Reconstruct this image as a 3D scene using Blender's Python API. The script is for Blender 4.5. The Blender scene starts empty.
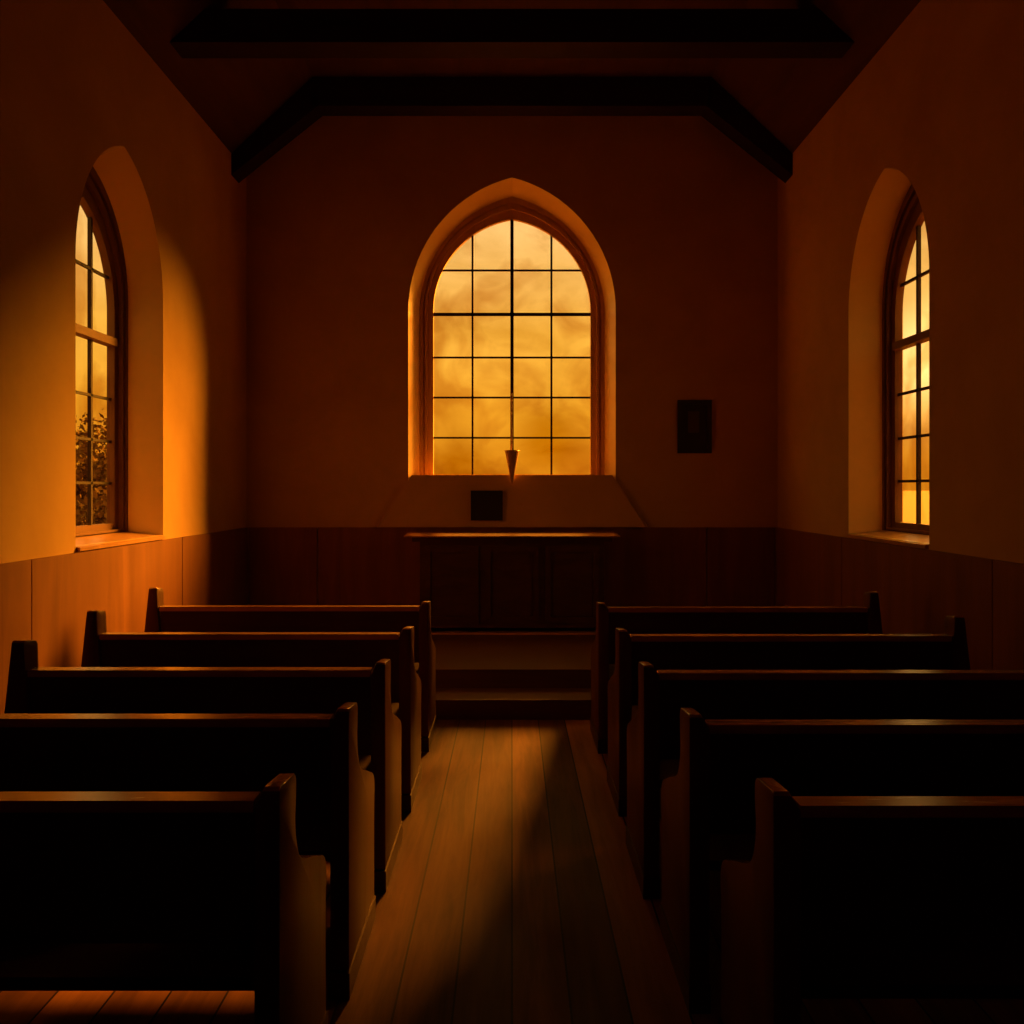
import bpy, bmesh, math, random
from mathutils import Vector, Matrix
random.seed(4)
SC = bpy.context.scene
COL = SC.collection
R = math.radians

# ------------------------------------------------------------------ materials
def new_mat(name):
    m = bpy.data.materials.new(name); m.use_nodes = True
    nt = m.node_tree; nt.nodes.clear()
    return m, nt
def N(nt, typ, **kw):
    n = nt.nodes.new(typ)
    for k, v in kw.items(): setattr(n, k, v)
    return n
def setin(n, **kw):
    for k, v in kw.items(): n.inputs[k.replace('_', ' ')].default_value = v
def principled(nt, rough=.5, spec=.5, tint=(1, 1, 1), coat=0.0):
    out = N(nt, 'ShaderNodeOutputMaterial'); b = N(nt, 'ShaderNodeBsdfPrincipled')
    nt.links.new(b.outputs[0], out.inputs[0])
    b.inputs['Roughness'].default_value = rough
    b.inputs['Specular IOR Level'].default_value = spec
    b.inputs['Specular Tint'].default_value = tint + (1,)
    b.inputs['Coat Weight'].default_value = coat; b.inputs['Coat Roughness'].default_value = .25
    return b
def coords(nt, scale=(1, 1, 1)):
    tc = N(nt, 'ShaderNodeTexCoord'); mp = N(nt, 'ShaderNodeMapping')
    mp.inputs['Scale'].default_value = scale
    nt.links.new(tc.outputs['Object'], mp.inputs[0])
    return mp.outputs[0]
def noise(nt, vec, scale, detail=4, rough=.55, dist=0):
    n = N(nt, 'ShaderNodeTexNoise'); nt.links.new(vec, n.inputs['Vector'])
    n.inputs['Scale'].default_value = scale; n.inputs['Detail'].default_value = detail
    n.inputs['Roughness'].default_value = rough; n.inputs['Distortion'].default_value = dist
    return n.outputs['Fac']
def ramp(nt, fac, stops):
    r = N(nt, 'ShaderNodeValToRGB'); nt.links.new(fac, r.inputs[0])
    e = r.color_ramp.elements
    while len(e) < len(stops): e.new(.5)
    for i, (p, c) in enumerate(stops):
        e[i].position = p; e[i].color = (c[0], c[1], c[2], 1)
    return r.outputs[0]
def bump(nt, fac, b, strength, dist=.01):
    n = N(nt, 'ShaderNodeBump'); n.inputs['Strength'].default_value = strength
    n.inputs['Distance'].default_value = dist
    nt.links.new(fac, n.inputs['Height']); nt.links.new(n.outputs[0], b.inputs['Normal'])

def plaster(name, c1, c2, rough=.9, spec=.15, coat=0.0):
    m, nt = new_mat(name); b = principled(nt, rough, spec, (1, .7, .4), coat)
    v = coords(nt); n1 = noise(nt, v, 1.3, 6, .6, .4); n2 = noise(nt, v, 45, 4)
    nt.links.new(ramp(nt, n1, [(.3, c1), (.7, c2)]), b.inputs['Base Color'])
    bump(nt, n2, b, .25, .004)
    return m
def wood(name, c1, c2, rough=.4, spec=.5, scale=(14, 14, 1.2), rvar=.12, bstr=.1, coat=0, metal=0):
    m, nt = new_mat(name); b = principled(nt, rough, spec, (1, .62, .38), coat); b.inputs['Metallic'].default_value = metal
    v = coords(nt, scale); n1 = noise(nt, v, 1.0, 8, .65, .8)
    nt.links.new(ramp(nt, n1, [(.3, c1), (.7, c2)]), b.inputs['Base Color'])
    mr = N(nt, 'ShaderNodeMapRange'); nt.links.new(n1, mr.inputs[0])
    mr.inputs['To Min'].default_value = rough - rvar; mr.inputs['To Max'].default_value = rough + rvar
    nt.links.new(mr.outputs[0], b.inputs['Roughness'])
    bump(nt, n1, b, bstr, .003)
    return m
def plank_floor():
    m, nt = new_mat('worn_floorboards'); b = principled(nt, .45, .05, (1, .5, .25))
    tc = N(nt, 'ShaderNodeTexCoord'); sx = N(nt, 'ShaderNodeSeparateXYZ')
    nt.links.new(tc.outputs['Object'], sx.inputs[0])
    def math_(op, a, bb=None):
        n = N(nt, 'ShaderNodeMath', operation=op)
        for i, q in enumerate((a, bb)):
            if q is None: continue
            if isinstance(q, (int, float)): n.inputs[i].default_value = q
            else: nt.links.new(q, n.inputs[i])
        return n.outputs[0]
    u = math_('DIVIDE', sx.outputs['X'], .185)
    idx = math_('FLOOR', u); fr = math_('FRACT', u)
    wn = N(nt, 'ShaderNodeTexWhiteNoise', noise_dimensions='1D'); nt.links.new(idx, wn.inputs['W'])
    grain = noise(nt, coords(nt, (9, .7, 1)), 1.6, 7, .62, .5)
    wear = noise(nt, coords(nt, (1.2, .6, 1)), 1.4, 4, .5)
    s = math_('ADD', math_('MULTIPLY', wn.outputs['Value'], .45), math_('MULTIPLY', grain, .55))
    col = ramp(nt, s, [(.22, (.065, .024, .007)), (.5, (.20, .078, .021)), (.75, (.42, .17, .050))])
    gap = math_('MULTIPLY', math_('GREATER_THAN', fr, .02), math_('LESS_THAN', fr, .98))
    mx = N(nt, 'ShaderNodeMix', data_type='RGBA')
    nt.links.new(gap, mx.inputs[0]); mx.inputs[6].default_value = (.02, .01, .005, 1); nt.links.new(col, mx.inputs[7])
    nt.links.new(mx.outputs[2], b.inputs['Base Color'])
    mr = N(nt, 'ShaderNodeMapRange'); nt.links.new(wear, mr.inputs[0])
    mr.inputs['From Min'].default_value = .3; mr.inputs['From Max'].default_value = .7
    mr.inputs['To Min'].default_value = .36; mr.inputs['To Max'].default_value = .6
    nt.links.new(mr.outputs[0], b.inputs['Roughness'])
    bump(nt, math_('ADD', math_('MULTIPLY', gap, .6), math_('MULTIPLY', grain, .4)), b, .3, .004)
    return m
def glass():
    m, nt = new_mat('old_amber_glass')
    out = N(nt, 'ShaderNodeOutputMaterial'); t = N(nt, 'ShaderNodeBsdfTransparent')
    g = N(nt, 'ShaderNodeBsdfGlossy'); g.inputs['Roughness'].default_value = .08
    v = coords(nt); n1 = noise(nt, v, 1.7, 3, .5, .6)
    nt.links.new(ramp(nt, n1, [(.35, (.86, .74, .60)), (.55, (1, .97, .92))]), t.inputs[0])
    mx = N(nt, 'ShaderNodeMixShader'); mx.inputs[0].default_value = .04
    nt.links.new(t.outputs[0], mx.inputs[1]); nt.links.new(g.outputs[0], mx.inputs[2])
    nt.links.new(mx.outputs[0], out.inputs[0])
    return m
def plain(name, c, rough=.6, spec=.4, metal=0):
    m, nt = new_mat(name); b = principled(nt, rough, spec)
    v = coords(nt); n1 = noise(nt, v, 8, 5)
    nt.links.new(ramp(nt, n1, [(.3, [x*.8 for x in c]), (.7, c)]), b.inputs['Base Color'])
    b.inputs['Metallic'].default_value = metal
    return m

PLASTER = plaster('ochre_plaster', (.50, .305, .115), (.60, .38, .15))
REVEAL = plaster('pale_glow_reveal', (.86, .58, .26), (.92, .65, .31), .32, .9, 1.0)  # paler gloss tone stands in for window glow on the jambs
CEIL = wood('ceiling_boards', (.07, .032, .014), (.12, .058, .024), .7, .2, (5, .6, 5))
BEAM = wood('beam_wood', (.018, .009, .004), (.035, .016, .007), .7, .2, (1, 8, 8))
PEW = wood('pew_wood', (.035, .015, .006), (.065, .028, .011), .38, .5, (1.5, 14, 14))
PEW_RAIL = wood('pew_rail_wood', (.38, .165, .052), (.54, .245, .082), .26, .9, (1.5, 14, 14), .06, .05, .9)  # lightened so window highlights along the pew tops sit in the colour
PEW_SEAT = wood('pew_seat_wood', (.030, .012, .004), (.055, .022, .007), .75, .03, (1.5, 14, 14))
PEW_END = wood('pew_end_wood', (.080, .031, .009), (.135, .054, .016), .42, .45, (14, 14, 1.5))
WAIN_L = wood('panelling_wood', (.15, .054, .013), (.25, .092, .023), .5, .35, (5, 5, .5))
ALTAR = wood('altar_wood', (.05, .022, .010), (.09, .040, .018), .5, .35, (3, 9, 9))
ALTARTOP = wood('altar_top_glint', (.85, .56, .26), (.95, .66, .33), .24, .9, (1, 9, 9), .05, .02, 0, .92)  # bright near-metal tone stands in for window light glinting off the slab
SILL = wood('sill_wood', (.42, .21, .08), (.55, .29, .12), .32, .6, (1, 9, 9), .06)
STEPW = wood('step_wood', (.10, .042, .015), (.15, .066, .024), .5, .35, (.8, 9, 9))
FRAME_DARK = wood('dark_sash_wood', (.15, .075, .035), (.22, .11, .05), .5, .35, (8, 8, 1))
FRAME = wood('window_frame_wood', (.70, .42, .19), (.82, .52, .25), .5, .35, (8, 8, 1))
MUNTIN = plain('muntin_paint', (.035, .014, .007), .6)
DARK = plain('dark_plaque', (.020, .012, .008), .5)
PICT = plain('faded_print', (.09, .055, .028), .7)
METAL = plain('tarnished_brass', (.62, .34, .15), .4, .5, .2)
FLOOR = plank_floor()
GLASS = glass()
LEAF = plain('bush_foliage', (.14, .088, .025), .9, .1)  # brown lifted to suggest haze over the bushes
EARTH = plain('dry_ground', (.17, .105, .04), .95, .1)

# ------------------------------------------------------------------ helpers
def link(name, bm, mat, parent=None, bev=0, seg=2, smooth=False):
    if bev:
        bmesh.ops.bevel(bm, geom=[e for e in bm.edges if e.is_manifold and e.calc_face_angle(0) > .5],
                        offset=bev, segments=seg, affect='EDGES', profile=.5, clamp_overlap=True)
    bmesh.ops.recalc_face_normals(bm, faces=bm.faces)
    me = bpy.data.meshes.new(name); bm.to_mesh(me); bm.free()
    if smooth:
        for p in me.polygons: p.use_smooth = True
        try: me.set_sharp_from_angle(angle=R(40))
        except Exception: pass
    o = bpy.data.objects.new(name, me); COL.objects.link(o)
    me.materials.append(mat)
    if parent: o.parent = parent
    return o
def box(bm, x0, x1, y0, y1, z0, z1):
    vs = [bm.verts.new((x, y, z)) for x in (x0, x1) for y in (y0, y1) for z in (z0, z1)]
    for f in ((0,1,3,2), (4,6,7,5), (0,4,5,1), (2,3,7,6), (0,2,6,4), (1,5,7,3)):
        bm.faces.new([vs[i] for i in f])
def prism(bm, pts, f0, f1):
    """pts: 2D outline; f0/f1 map (a,b) to the two end planes."""
    a = [bm.verts.new(f0(*p)) for p in pts]; b = [bm.verts.new(f1(*p)) for p in pts]
    n = len(pts)
    bm.faces.new(a[::-1]); bm.faces.new(b)
    for i in range(n): bm.faces.new((a[i], a[(i+1) % n], b[(i+1) % n], b[i]))
def BM(*boxes):
    bm = bmesh.new()
    for b in boxes: box(bm, *b)
    return bm
def tag(o, label, cat, group=None):
    o['label'] = label; o['category'] = cat
    if group: o['group'] = group
    return o
def empty(name, loc):
    e = bpy.data.objects.new(name, None); COL.objects.link(e); e.location = loc
    e.empty_display_size = .2
    return e
def struct(o): o['kind'] = 'structure'; return o

# ------------------------------------------------------------------ the room
X = 2.6; D = 9.3; YB = -2.4; TH = .42; HW = 4.74; HC = 5.45; ZT = 5.75

class Arch:
    """Pointed arch opening: half width w, sill z0, spring zs, apex za."""
    def __init__(s, w, z0, zs, za):
        s.w, s.z0, s.zs, s.za = w, z0, zs, za
        r = za - zs
        s.c = max((r*r - w*w)/(2*w), 0.0); s.R = w + s.c; s.k = r/math.sqrt(s.R**2 - s.c**2)
    def top(s, u):
        u = min(abs(u), s.w)
        return s.zs + s.k*math.sqrt(max(s.R**2 - (u + s.c)**2, 0))
    def half(s, z):
        if z <= s.zs: return s.w
        t = (z - s.zs)/s.k
        return math.sqrt(max(s.R**2 - t*t, 0)) - s.c
    def outline(s, n=18):
        pts = [(s.w, s.z0)]
        a1 = math.acos(s.c/s.R)
        for i in range(n+1):
            a = a1*i/n
            pts.append((s.R*math.cos(a) - s.c, s.zs + s.k*s.R*math.sin(a)))
        pts[-1] = (0, s.za)
        return pts + [(-u, z) for u, z in pts[-2::-1]]

def loft(bm, rings):
    """rings: (arch, v) list; skins between consecutive outlines, bottom left closed too."""
    prev = None
    for arch, v in rings:
        ring = [(u, v, z) for u, z in arch.outline()]
        vs = [bm.verts.new(TR(*p)) for p in ring]
        if prev:
            n = len(vs)
            for i in range(n): bm.faces.new((prev[i], prev[(i+1) % n], vs[(i+1) % n], vs[i]))
        prev = vs
    return prev

TR = None
def wall_face(bm, arch, v, u0, u1, z0, z1):
    """planar wall at depth v with an arched hole."""
    V = lambda u, z: bm.verts.new(TR(u, v, z))
    def quad(a, b, c, d): bm.faces.new([V(*p) for p in (a, b, c, d)])
    w = arch.w
    quad((u0, z0), (-w, z0), (-w, z1), (u0, z1)); quad((w, z0), (u1, z0), (u1, z1), (w, z1))
    quad((-w, z0), (w, z0), (w, arch.z0), (-w, arch.z0))
    pts = arch.outline()[1:-1]
    for (a, za), (b, zb) in zip(pts[:-1], pts[1:]):
        quad((b, zb), (a, za), (a, z1), (b, z1))

DEPTHV = {'wall_back': Vector((0, 1, 0)), 'wall_left': Vector((1, 0, 0)), 'wall_right': Vector((1, 0, 0))}
def nrev(p, outer, name):
    # true for the faces lining the opening
    u = p.center.x if name == 'wall_back' else p.center.y - (CL if name == 'wall_left' else CR)
    return abs(u) < outer.w + .01
def windowed_wall(name, tr, outer, inner, depth, u0, u1):
    global TR; TR = tr
    bm = bmesh.new()
    wall_face(bm, outer, 0, u0, u1, 0, ZT)
    wall_face(bm, outer, TH, u0, u1, 0, ZT)
    loft(bm, [(outer, 0), (inner, depth), (inner, depth + .10), (outer, TH)])
    for a, b in (((u0, 0), (u1, 0)), ((u0, ZT), (u1, ZT)), ((u0, 0), (u0, ZT)), ((u1, 0), (u1, ZT))):
        vs = [bm.verts.new(TR(*p)) for p in ((a[0], 0, a[1]), (b[0], 0, b[1]), (b[0], TH, b[1]), (a[0], TH, a[1]))]
        bm.faces.new(vs)
    bmesh.ops.remove_doubles(bm, verts=bm.verts, dist=1e-5)
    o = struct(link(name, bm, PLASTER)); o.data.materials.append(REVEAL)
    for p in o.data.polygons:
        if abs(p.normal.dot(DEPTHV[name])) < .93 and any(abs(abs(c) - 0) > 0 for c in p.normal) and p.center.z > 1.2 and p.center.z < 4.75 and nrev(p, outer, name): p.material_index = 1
    return o

def window(name, tr, inner, depth, ga, verts, bars, rail=None, side=False):
    """frame lofted from the opening to the glass, glass pane, muntins."""
    global TR; TR = tr
    fd = depth
    def A(off): return Arch(inner.w - off, inner.z0 + min(off, .05), inner.zs, inner.za - off*1.25)
    g0 = Arch(ga.w, ga.z0, ga.zs, ga.za)
    wf = inner.w - ga.w
    mid = Arch(ga.w + wf*.42, inner.z0 + (ga.z0-inner.z0)*.5, ga.zs + (inner.zs-ga.zs)*.45, ga.za + (inner.za-ga.za)*.42)
    mid2 = Arch(ga.w + wf*.60, inner.z0 + (ga.z0-inner.z0)*.3, ga.zs + (inner.zs-ga.zs)*.6, ga.za + (inner.za-ga.za)*.60)
    mid3 = Arch(ga.w + wf*.74, inner.z0 + (ga.z0-inner.z0)*.2, ga.zs + (inner.zs-ga.zs)*.75, ga.za + (inner.za-ga.za)*.74)
    ot = Arch(inner.w - .0005, inner.z0 + .0005, inner.zs, inner.za - .0005)
    bm = bmesh.new()
    loft(bm, [(ot, fd+.09), (ot, fd), (mid3, fd), (mid3, fd+.025), (mid2, fd+.025), (mid2, fd+.005), (mid, fd+.005), (mid, fd+.035), (g0, fd+.035), (g0, fd+.09), (ot, fd+.09)])
    bmesh.ops.remove_doubles(bm, verts=bm.verts, dist=1e-5)
    root = struct(link(name, bm, FRAME if ga.w > .6 else FRAME_DARK))
    # glazing (thin slab)
    gz = Arch(ga.w + .01, ga.z0 - .008, ga.zs, ga.za + .01)
    bm = bmesh.new(); pts = gz.outline()
    prism(bm, pts, lambda u, z: TR(u, fd+.066, z), lambda u, z: TR(u, fd+.070, z))
    link('glazing', bm, GLASS, root)
    # muntins
    def bar(u0, u1, z0, z1, d0=.048, d1=.090):
        bm = bmesh.new()
        vs = [bm.verts.new(TR(u, v, z)) for u in (u0, u1) for v in (fd+d0+.008, fd+d1-.008) for z in (z0, z1)]
        for f in ((0,1,3,2), (4,6,7,5), (0,4,5,1), (2,3,7,6), (0,2,6,4), (1,5,7,3)):
            bm.faces.new([vs[i] for i in f])
        link('glazing_bar', bm, MUNTIN, root)
    for u, t in verts: bar(u - t/2, u + t/2, ga.z0, ga.top(u) + .004)
    for z, t in bars:
        h = ga.half(z) + .004; bar(-h, h, z - t/2, z + t/2, .048, .082)
    if rail:
        bm = bmesh.new(); h = ga.w + .004
        vs = [bm.verts.new(TR(u, v, z)) for u in (-h, h) for v in (fd+.012, fd+.088) for z in (rail-.028, rail+.028)]
        for f in ((0,1,3,2), (4,6,7,5), (0,4,5,1), (2,3,7,6), (0,2,6,4), (1,5,7,3)):
            bm.faces.new([vs[i] for i in f])
        link('meeting_rail', bm, FRAME_DARK, root, .006)
    return root

DEP = .22
tb = lambda u, v, z: (u, D + v, z)
CL, CR = 6.37, 6.63
tl = lambda u, v, z: (-X - v, CL + u, z)
trr = lambda u, v, z: (X + v, CR + u, z)

# altar wall with big window
oB = Arch(1.015, 1.67, 3.38, 4.68); iB = Arch(.925, 1.72, 3.38, 4.555)
windowed_wall('wall_back', tb, oB, iB, .2, -X - TH, X + TH)
gB = Arch(.79, 1.775, 3.42, 4.34)
window('window_1', tb, iB, .2, gB, [(-.397, .020), (0, .034), (.397, .020)],
       [(3.83, .018), (3.387, .032), (2.953, .018), (2.55, .018), (2.145, .018)])
# side windows
oS = Arch(.71, 1.29, 3.02, 3.93); iS = Arch(.66, 1.30, 3.0, 3.84)
gS = Arch(.50, 1.385, 2.9, 3.59)
sb = [(3.15, .020), (2.34, .020), (2.01, .020), (1.69, .020)]
windowed_wall('wall_left', tl, oS, iS, .24, YB - CL, D - CL)
window('window_2', tl, iS, .24, gS, [(-.167, .026), (.180, .026)], [(3.15, .020), (2.28, .018), (1.975, .018), (1.675, .018)], 2.69)
oR = Arch(.71, 1.29, 2.98, 3.87)
windowed_wall('wall_right', trr, oR, iS, .24, YB - CR, D - CR)
window('window_3', trr, iS, .24, gS, [(-.167, .026), (.167, .026)], sb, 2.70)
struct(link('wall_rear', BM((-X - TH, X + TH, YB - .2, YB, 0, ZT)), PLASTER))
# sloping sill boards inside the side windows
for s, c, nm in ((-1, CL, 'trim_1'), (1, CR, 'trim_2')):
    bm = bmesh.new()
    prism(bm, [(X - .023, 1.262), (X - .023, 1.284), (X + .24, 1.318), (X + .24, 1.262)],
          lambda a, z: (s*a, c - .70, z), lambda a, z: (s*a, c + .70, z))
    struct(link(nm, bm, SILL, None, .004))
struct(link('floor', BM((-X, X, YB, D, -.15, 0)), FLOOR))
# coved ceiling
def ceil_pts(d): return [(-X, HW - d), (-1.85, HC - d), (1.85, HC - d), (X, HW - d)]
bm = bmesh.new()
prism(bm, ceil_pts(0) + [(X, ZT), (-X, ZT)], lambda x, z: (x, YB, z), lambda x, z: (x, D, z))
struct(link('ceiling', bm, CEIL))
# panelling
def panelling(name, tr, u0, u1, seams, hole=None):
    bm = bmesh.new(); e = [u0] + seams + [u1]
    for a, b in zip(e[:-1], e[1:]):
        g = .006
        vs = [bm.verts.new(tr(u, v, z)) for u in (a + (g if a != u0 else 0), b - (g if b != u1 else 0)) for v in (-.022, -.0005) for z in (0, 1.255)]
        for f in ((0,1,3,2), (4,6,7,5), (0,4,5,1), (2,3,7,6), (0,2,6,4), (1,5,7,3)):
            bm.faces.new([vs[i] for i in f])
    return struct(link(name, bm, WAIN_L, None, .003))
panelling('trim_3', lambda u, v, z: (-X - v, u, z), YB, D - .03, [.46, 2.78, 5.10, 7.43])
panelling('trim_4', lambda u, v, z: (X + v, u, z), YB, D - .03, [.46, 2.78, 5.10, 7.43])
panelling('trim_5', lambda u, v, z: (u, D + v, z), -X + .025, X - .025, [-1.9, 1.9])

# ------------------------------------------------------------------ roof beams
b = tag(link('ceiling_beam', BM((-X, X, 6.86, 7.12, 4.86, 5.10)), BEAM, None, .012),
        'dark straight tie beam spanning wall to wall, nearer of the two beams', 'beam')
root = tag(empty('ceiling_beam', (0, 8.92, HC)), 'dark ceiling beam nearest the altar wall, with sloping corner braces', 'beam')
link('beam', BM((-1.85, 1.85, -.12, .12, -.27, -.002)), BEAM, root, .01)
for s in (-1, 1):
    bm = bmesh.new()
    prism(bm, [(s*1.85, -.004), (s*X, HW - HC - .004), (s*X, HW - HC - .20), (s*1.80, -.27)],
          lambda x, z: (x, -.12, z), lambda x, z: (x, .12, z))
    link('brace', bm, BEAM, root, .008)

# ------------------------------------------------------------------ platform and altar
t = tag(link('altar_platform', BM((-X + .025, X - .025, 7.12, D - .024, 0, .28)), STEPW, None, .006),
        'brown wooden platform raising the altar above the floor', 'platform')
t = tag(link('altar_step', BM((-2.0, 2.0, 6.72, 7.12, 0, .14)), STEPW, None, .006),
        'low wooden step in front of the altar platform, at the aisle end', 'step')
al = tag(empty('altar', (0, 8.80, .28)), 'wide dark wooden altar table on the platform under the central window', 'altar')
link('plinth', BM((-1.25, 1.25, 0.0, .42, 0, .014)), SILL, al, .004)  # thin pale strip paints the light caught along the altar base
link('body', BM((-.86, .86, .07, .38, .055, .86)), ALTAR, al, .004)
for k in range(3):
    cx = -.56 + .56*k
    bm = BM((cx - .25, cx + .25, .050, .069, .10, .16), (cx - .25, cx + .25, .050, .069, .76, .82),
            (cx - .25, cx - .20, .050, .069, .16, .76), (cx + .20, cx + .25, .050, .069, .16, .76))
    link('panel_frame', bm, ALTAR, al)
link('cornice', BM((-.93, .93, .04, .39, .86, .905)), ALTAR, al, .01)
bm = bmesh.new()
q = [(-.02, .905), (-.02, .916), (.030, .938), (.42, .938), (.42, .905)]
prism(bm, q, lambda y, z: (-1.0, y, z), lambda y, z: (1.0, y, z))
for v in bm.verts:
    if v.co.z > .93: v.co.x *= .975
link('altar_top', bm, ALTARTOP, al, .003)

# plaster apron under the big window
bm = bmesh.new()
vb = [(-1.33, D - .024, 1.26), (1.33, D - .024, 1.26), (.985, D - .024, 1.765), (-.985, D - .024, 1.765)]
y1 = D - .07
vf = [(-1.30, y1, 1.26), (1.30, y1, 1.26), (.975, y1 + .02, 1.765), (-.975, y1 + .02, 1.765)]
vb = [(x, D + .14 if z > 1.7 else D - .0005, z) for x, y, z in vb]
B_ = [bm.verts.new(p) for p in vb]; F_ = [bm.verts.new(p) for p in vf]
bm.faces.new(F_); bm.faces.new(B_[::-1])
for i in range(4): bm.faces.new((B_[i], B_[(i+1) % 4], F_[(i+1) % 4], F_[i]))
ap = struct(link('trim_6', bm, PLASTER))

# dark plaque on the apron
pq = tag(empty('plaque', (-.245, y1 - .002, 1.325)), 'small square dark plaque on the wall between altar and central window', 'plaque')
bm = BM((-.155, .155, -.02, .012, 0, .29)); link('board', bm, DARK, pq, .004)
bm = BM((-.155, .155, -.028, -.0205, 0, .02), (-.155, .155, -.028, -.0205, .27, .29), (-.155, -.135, -.028, -.0205, .02, .27), (.135, .155, -.028, -.0205, .02, .27))
link('frame', bm, DARK, pq)
# conical vase with a thin stick
vs = tag(empty('wall_sconce', (0, y1 - .03, 1.67)), 'small narrow cone-shaped holder pointing down at the foot of the central window', 'holder')
bm = bmesh.new()
prof = [(.004, 0), (.012, .03), (.036, .16), (.068, .325), (.075, .33), (.072, .335), (.064, .325), (.032, .16), (.006, .04)]
ns = 20; rings = []
for r, z in prof:
    rings.append([bm.verts.new((r*math.cos(2*math.pi*i/ns), r*math.sin(2*math.pi*i/ns), z)) for i in range(ns)])
for a, c in zip(rings[:-1], rings[1:]):
    for i in range(ns): bm.faces.new((a[i], a[(i+1) % ns], c[(i+1) % ns], c[i]))
bm.faces.new(rings[0][::-1]); bm.faces.new(rings[-1])
link('cone', bm, METAL, vs, smooth=True)
bm = bmesh.new(); bmesh.ops.create_cone(bm, cap_ends=True, segments=10, radius1=.009, radius2=.007, depth=.75, matrix=Matrix.Translation((-.006, 0, .14 + .375)))
link('stick', bm, METAL, vs, smooth=True)
link('bracket', BM((-.012, .012, 0, .035, .12, .15)), METAL, vs)

# picture on the right
pc = tag(empty('wall_picture', (1.785, D - .001, 1.98)), 'small dark framed picture on the altar wall right of the central window', 'picture')
w_, h_ = .165, .52
link('frame', BM((-w_, w_, -.03, 0, 0, .045), (-w_, w_, -.03, 0, h_-.045, h_), (-w_, -w_+.045, -.03, 0, .045, h_-.045), (w_-.045, w_, -.03, 0, .045, h_-.045)), DARK, pc, .005)
link('mount', BM((-w_+.045, w_-.045, -.012, -.001, .045, h_-.045)), DARK, pc)
link('print', BM((-.065, .045, -.016, -.0125, .20, .41)), PICT, pc)

# ------------------------------------------------------------------ pews
def catmull(p, n=5):
    out = []
    for i in range(len(p) - 1):
        p0, p1, p2, p3 = p[max(i-1, 0)], p[i], p[i+1], p[min(i+2, len(p)-1)]
        for k in range(n):
            t = k/n
            out.append(tuple(.5*((2*p1[j]) + (-p0[j]+p2[j])*t + (2*p0[j]-5*p1[j]+4*p2[j]-p3[j])*t*t + (-p0[j]+3*p1[j]-3*p2[j]+p3[j])*t**3) for j in (0, 1)))
    out.append(p[-1]); return out
def end_profile(top, dep=.174):
    k = dep - .174
    front = catmull([(.155 + k, top - .012), (.174 + k, top - .032), (.172 + k, top - .09), (.165 + k*.8, .80), (.176, .745), (.215, .688), (.28, .655), (.37, .625), (.46, .592), (.52, .570), (.555, .545), (.568, .505), (.562, .44), (.558, .36)])
    return [(0, .09), (0, top - .008), (.010, top)] + front + [(.558, .09)]
def bench_end(x0, x1, top, chamfer, taper=0):
    dep = .115 if taper else .174
    """panel between x0 and x1; the upper inner side (at chamfer sign) is cut on a slant."""
    bm = bmesh.new()
    prism(bm, end_profile(top, dep), lambda y, z: (x0, y, z), lambda y, z: (x1, y, z))
    bmesh.ops.bisect_plane(bm, geom=bm.verts[:] + bm.edges[:] + bm.faces[:], plane_co=(0, 0, top - .05), plane_no=(0, 0, 1))
    if taper: bmesh.ops.bisect_plane(bm, geom=bm.verts[:] + bm.edges[:] + bm.faces[:], plane_co=(0, 0, .70), plane_no=(0, 0, 1))
    xin = x0 if chamfer < 0 else x1
    for v in bm.verts:
        if abs(v.co.x - xin) < 1e-6 and v.co.z > top - .045: v.co.x -= chamfer*.022
    if taper:
        cx = (x0 + x1)/2
        for v in bm.verts:
            t = min(max((v.co.z - .70)/(top - .70), 0), 1)
            side = 1.45 if (v.co.x - cx)*taper > 0 else 1.0
            v.co.x = cx + (v.co.x - cx)*(side + (.62 - side)*t)
    return bm
def pew(nm, L, s, outer_top=1.02):
    """s=+1: seat runs to +x from the aisle end, s=-1 to -x."""
    root = empty('pew', (0, 0, 0)); T = .062
    def bx(a, b): return (min(s*a, s*b), max(s*a, s*b))
    ends = ((0, T, .93, +1), (L - T - .02, L, outer_top, -1))
    for a, b, top, inner in ends:
        x0, x1 = bx(a, b)
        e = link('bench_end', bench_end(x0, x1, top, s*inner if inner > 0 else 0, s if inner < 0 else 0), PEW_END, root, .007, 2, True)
        e.data.materials.append(PEW_RAIL)       # lighter rail wood paints highlights onto the upward faces
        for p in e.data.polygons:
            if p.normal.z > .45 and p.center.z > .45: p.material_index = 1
        link('foot', BM((x0 - .003, x1 + .003, -.008, .578, 0, .085)), PEW, e, .006)
    x0, x1 = bx(T, L - T - .02)
    bm = bmesh.new()
    prism(bm, [(.012, .885), (.040, .885), (.062, .545), (.034, .545)], lambda y, z: (x0, y, z), lambda y, z: (x1, y, z))
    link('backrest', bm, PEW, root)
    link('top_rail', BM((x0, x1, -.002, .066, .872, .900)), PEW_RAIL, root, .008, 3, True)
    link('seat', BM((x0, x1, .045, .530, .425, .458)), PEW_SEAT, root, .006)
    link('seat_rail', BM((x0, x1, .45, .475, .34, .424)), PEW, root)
    return root
rowsL = [(5.92, -.520, 2.28), (4.81, -.513, 2.17), (3.86, -.514, 2.05), (3.05, -.523, 2.15), (2.25, -.550, 2.20)]
rowsR = [(5.87, .534, 2.28), (4.75, .535, 2.28), (3.80, .527, 2.25), (2.97, .555, 2.25), (2.215, .610, 2.25)]
names = ['front pew, nearest the altar steps', 'second pew from the altar', 'third pew from the altar, middle of its row',
         'fourth pew from the altar', 'rearmost pew, nearest the viewer']
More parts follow.
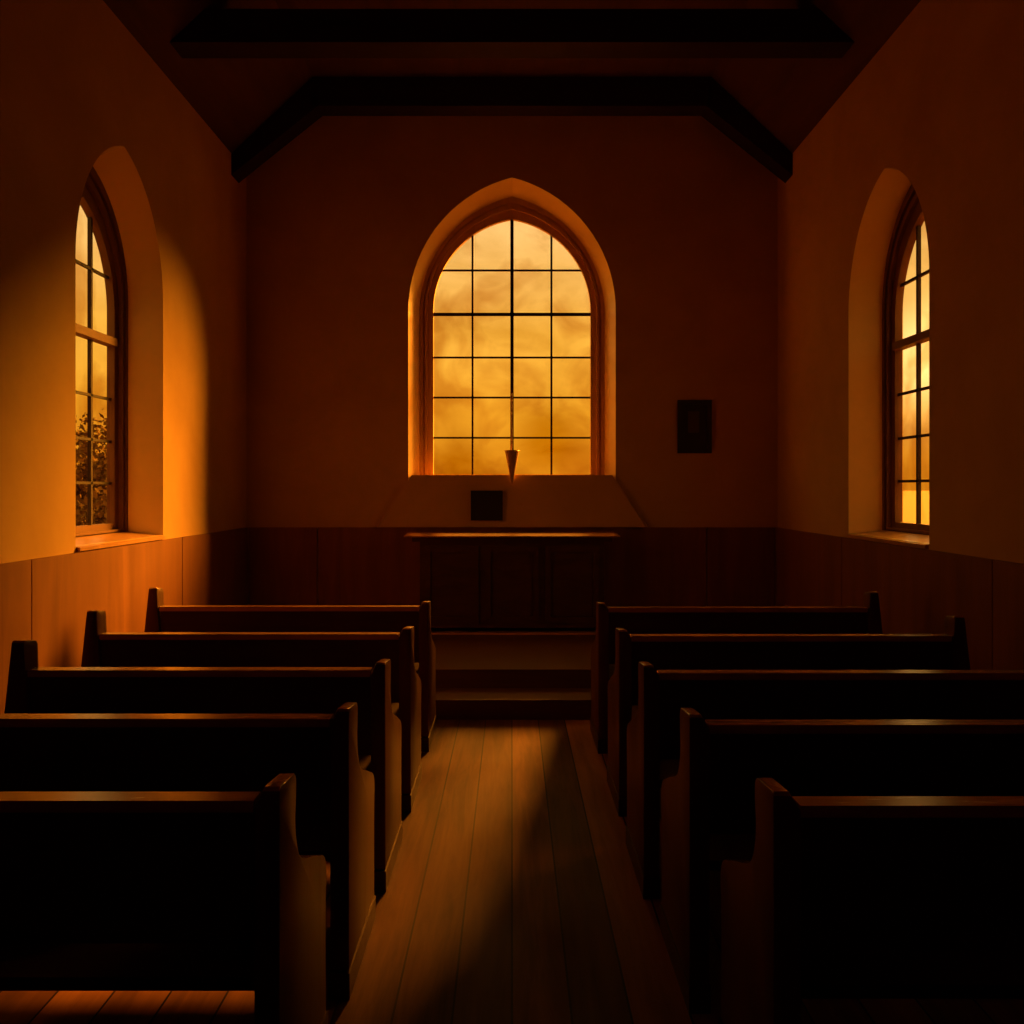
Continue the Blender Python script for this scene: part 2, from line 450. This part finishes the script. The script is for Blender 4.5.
for side, rows, s in (('left', rowsL, -1), ('right', rowsR, 1)):
    for k, (y, xi, xo) in enumerate(rows):
        p = pew('pew', xo - abs(xi), s, 1.02 if s < 0 else 1.0)
        p.location = (xi, y, 0)
        tag(p, 'dark wooden %s on the %s side of the aisle' % (names[k].replace(', middle of its row', ''), side), 'pew', 'pews %s of the aisle' % side)

# ------------------------------------------------------------------ outside
struct(link('ground', BM((-400, 400, D + TH + .02, 700, -.6, -.4), (-400, -X - TH - .02, -10, D + TH + .02, -.6, -.4), (X + TH + .02, 400, -10, D + TH + .02, -.6, -.4)), EARTH))
def leaves(bm, rnd, n, cx, cy, cz, rx, ry, rz, size):
    """small crossed leaf blades scattered through an ellipsoid clump"""
    for k in range(n):
        while True:
            p = Vector((rnd.uniform(-1, 1), rnd.uniform(-1, 1), rnd.uniform(-1, 1)))
            if .25 < p.length < 1: break
        c = Vector((cx + p.x*rx, cy + p.y*ry, cz + p.z*rz))
        a = Vector((rnd.gauss(0, 1), rnd.gauss(0, 1), rnd.gauss(0, 1))).normalized()*size*rnd.uniform(.6, 1.3)
        b = a.orthogonal().normalized()*a.length*.55; b.rotate(Matrix.Rotation(rnd.uniform(0, 6.28), 3, a))
        bm.faces.new([bm.verts.new(c + q) for q in (-a, b, a, -b)])
def bush(x, y, r, h, label):
    root = tag(empty('garden_bush', (x, y, -.42)), label, 'bush', 'bushes outside the left window')
    rnd = random.Random(int(x*10))
    bm = bmesh.new(); bs = bmesh.new()
    for k in range(9):
        a = k*2.4; q = r*.55*(k/8)**.5; hz = h*rnd.uniform(.36, .50)*(1 - .3*q/r)
        leaves(bm, rnd, 1500, q*math.cos(a), q*math.sin(a), hz, r*.5, r*.5, hz, .075)
        m = Matrix.Translation((q*.4*math.cos(a), q*.4*math.sin(a), hz*.6)) @ Matrix.Rotation(a, 4, 'Z') @ Matrix.Rotation(.3*q/r, 4, 'Y')
        bmesh.ops.create_cone(bs, cap_ends=True, segments=6, radius1=.05, radius2=.02, depth=hz*1.2, matrix=m)
    link('foliage', bm, LEAF, root); link('stem', bs, PEW, root)
bush(-9.4, 22.0, 2.3, 4.3, 'larger rounded bush outside, seen through the left window')
bush(-6.9, 17.6, 1.5, 2.7, 'smaller low bush outside, seen low in the left window')

def tree(x, y, z0, z1, r, label):  # added out of view to block sun entering the right window
    root = tag(empty('added_shade_tree', (x, y, -.42)), label, 'tree'); rnd = random.Random(9)
    bm = bmesh.new()
    bmesh.ops.create_cone(bm, cap_ends=True, segments=14, radius1=.24, radius2=.12, depth=z0 + 1.6, matrix=Matrix.Translation((0, 0, (z0 + 1.6)/2)))
    for k in range(5):
        a = k*1.26
        m = Matrix.Translation((math.cos(a)*.55, math.sin(a)*.55, z0 + 1.1)) @ Matrix.Rotation(a, 4, 'Z') @ Matrix.Rotation(R(48), 4, 'Y')
        bmesh.ops.create_cone(bm, cap_ends=True, segments=8, radius1=.08, radius2=.03, depth=1.6, matrix=m)
    link('trunk', bm, PEW, root)
    bm = bmesh.new(); cz = (z0 + z1)/2; hz = (z1 - z0)/2
    leaves(bm, rnd, 6500, 0, 0, cz, r, r, hz, .13)
    link('crown', bm, LEAF, root)
tree(8.6, 13.6, 4.2, 10.0, 2.4, 'unseen leafy tree added beyond the right wall to shade the right window')

# ------------------------------------------------------------------ sky and sun
HIGH = 1.6
w = bpy.data.worlds.new('golden_sky'); SC.world = w; w.use_nodes = True
nt = w.node_tree; nt.nodes.clear()
out = N(nt, 'ShaderNodeOutputWorld'); bg = N(nt, 'ShaderNodeBackground')
nt.links.new(bg.outputs[0], out.inputs[0])
tc = N(nt, 'ShaderNodeTexCoord'); sp = N(nt, 'ShaderNodeSeparateXYZ')
nt.links.new(tc.outputs['Generated'], sp.inputs[0])
base = ramp(nt, sp.outputs['Z'], [(0, (.74, .25, .008)), (.03, (.90, .34, .013)), (.08, (1.05, .47, .027)), (.16, (1.08, .55, .065)),
                                  (.26, (1.1, .66, .20)), (.38, (1, .55, .12)), (1, (1, .42, .04))])
mp = N(nt, 'ShaderNodeMapping'); mp.inputs['Scale'].default_value = (1, 1, 1.9); mp.inputs['Location'].default_value = (.35, 0, .1)
nt.links.new(tc.outputs['Generated'], mp.inputs[0])
cl = ramp(nt, noise(nt, mp.outputs[0], 6.5, 5, .55, .5), [(.34, (.80, .70, .55)), (.58, (1.04, 1.03, 1.1))])
mul = N(nt, 'ShaderNodeMix', data_type='RGBA', blend_type='MULTIPLY'); mul.inputs[0].default_value = 1
nt.links.new(base, mul.inputs[6]); nt.links.new(cl, mul.inputs[7])
# bright haze round the low sun
def lobe(az, el, power, color):
    d = Vector((math.sin(R(az))*math.cos(R(el)), math.cos(R(az))*math.cos(R(el)), math.sin(R(el))))
    vm = N(nt, 'ShaderNodeVectorMath', operation='DOT_PRODUCT')
    nt.links.new(tc.outputs['Generated'], vm.inputs[0]); vm.inputs[1].default_value = d
    mx = N(nt, 'ShaderNodeMath', operation='MAXIMUM'); nt.links.new(vm.outputs['Value'], mx.inputs[0]); mx.inputs[1].default_value = 0
    pw = N(nt, 'ShaderNodeMath', operation='POWER'); nt.links.new(mx.outputs[0], pw.inputs[0]); pw.inputs[1].default_value = power
    vs_ = N(nt, 'ShaderNodeVectorMath', operation='SCALE'); vs_.inputs[0].default_value = color
    nt.links.new(pw.outputs[0], vs_.inputs['Scale']); return vs_.outputs[0]
hi = N(nt, 'ShaderNodeMapRange'); hi.interpolation_type = 'SMOOTHSTEP'
nt.links.new(sp.outputs['Z'], hi.inputs[0]); hi.inputs[1].default_value = .27; hi.inputs[2].default_value = .6
hi.inputs[3].default_value = 1; hi.inputs[4].default_value = HIGH
hs = N(nt, 'ShaderNodeVectorMath', operation='SCALE'); nt.links.new(mul.outputs[2], hs.inputs[0]); nt.links.new(hi.outputs[0], hs.inputs['Scale'])
add = N(nt, 'ShaderNodeVectorMath', operation='ADD')
def plus(a, b_):
    n = N(nt, 'ShaderNodeVectorMath', operation='ADD'); nt.links.new(a, n.inputs[0]); nt.links.new(b_, n.inputs[1]); return n.outputs[0]
acc = plus(hs.outputs[0], lobe(2.2, 3.6, 1500, (-.34, -.20, -.02)))      # brown cloud banks low in the sky
acc = plus(acc, lobe(-3.2, 1.4, 1800, (-.25, -.13, -.01)))
nt.links.new(acc, add.inputs[0]); nt.links.new(lobe(23.5, 7.2, 900, (.9, .7, .35)), add.inputs[1])
nt.links.new(add.outputs[0], bg.inputs[0]); bg.inputs[1].default_value = 1.0
w.cycles.sampling_method = 'MANUAL'; w.cycles.sample_map_resolution = 1024

def sun(name, az, el, ang, e, c):
    l = bpy.data.lights.new(name, 'SUN'); l.energy = e; l.angle = R(ang); l.color = c
    o = bpy.data.objects.new(name, l); COL.objects.link(o)
    d = Vector((math.sin(R(az))*math.cos(R(el)), math.cos(R(az))*math.cos(R(el)), math.sin(R(el))))
    o.rotation_euler = (-d).to_track_quat('-Z', 'Y').to_euler(); return o
sun('low_sun', 41, 24, 26, 28.0, (1, .37, .025))
sun('aisle_fill_sun', 10, 31, 4.0, 5.6, (1, .35, .025))  # second sun, added only to make the aisle floor patch
# window portals only guide the sampling of daylight
def portal(loc, rot, sx, sy):
    l = bpy.data.lights.new('portal', 'AREA'); l.shape = 'RECTANGLE'; l.size = sx; l.size_y = sy
    l.cycles.is_portal = True
    o = bpy.data.objects.new('daylight_portal', l); COL.objects.link(o); o.location = loc; o.rotation_euler = rot
portal((0, D + TH + .01, 3.1), (R(-90), 0, 0), 1.95, 3.0)
portal((-X - TH - .01, CL, 2.6), (0, R(-90), 0), 2.7, 1.4)
portal((X + TH + .01, CR, 2.6), (0, R(90), 0), 2.7, 1.4)

# ------------------------------------------------------------------ camera
cam = bpy.data.cameras.new('camera'); co = bpy.data.objects.new('camera', cam); COL.objects.link(co)
co.location = (0, 0, 1.64); co.rotation_euler = (R(90), 0, 0)
cam.sensor_width = 36; cam.lens = 950/1024*36; cam.shift_y = -24/1024; cam.clip_start = .05
SC.camera = co
vs_ = SC.view_settings
SC.display_settings.display_device = 'sRGB'
vs_.view_transform = 'Standard'; vs_.look = 'None'; vs_.gamma = 1; vs_.use_curve_mapping = False; vs_.exposure = 0
cy = SC.cycles
cy.use_denoising = True; cy.max_bounces = 12; cy.diffuse_bounces = 6; cy.glossy_bounces = 4; cy.transparent_max_bounces = 16
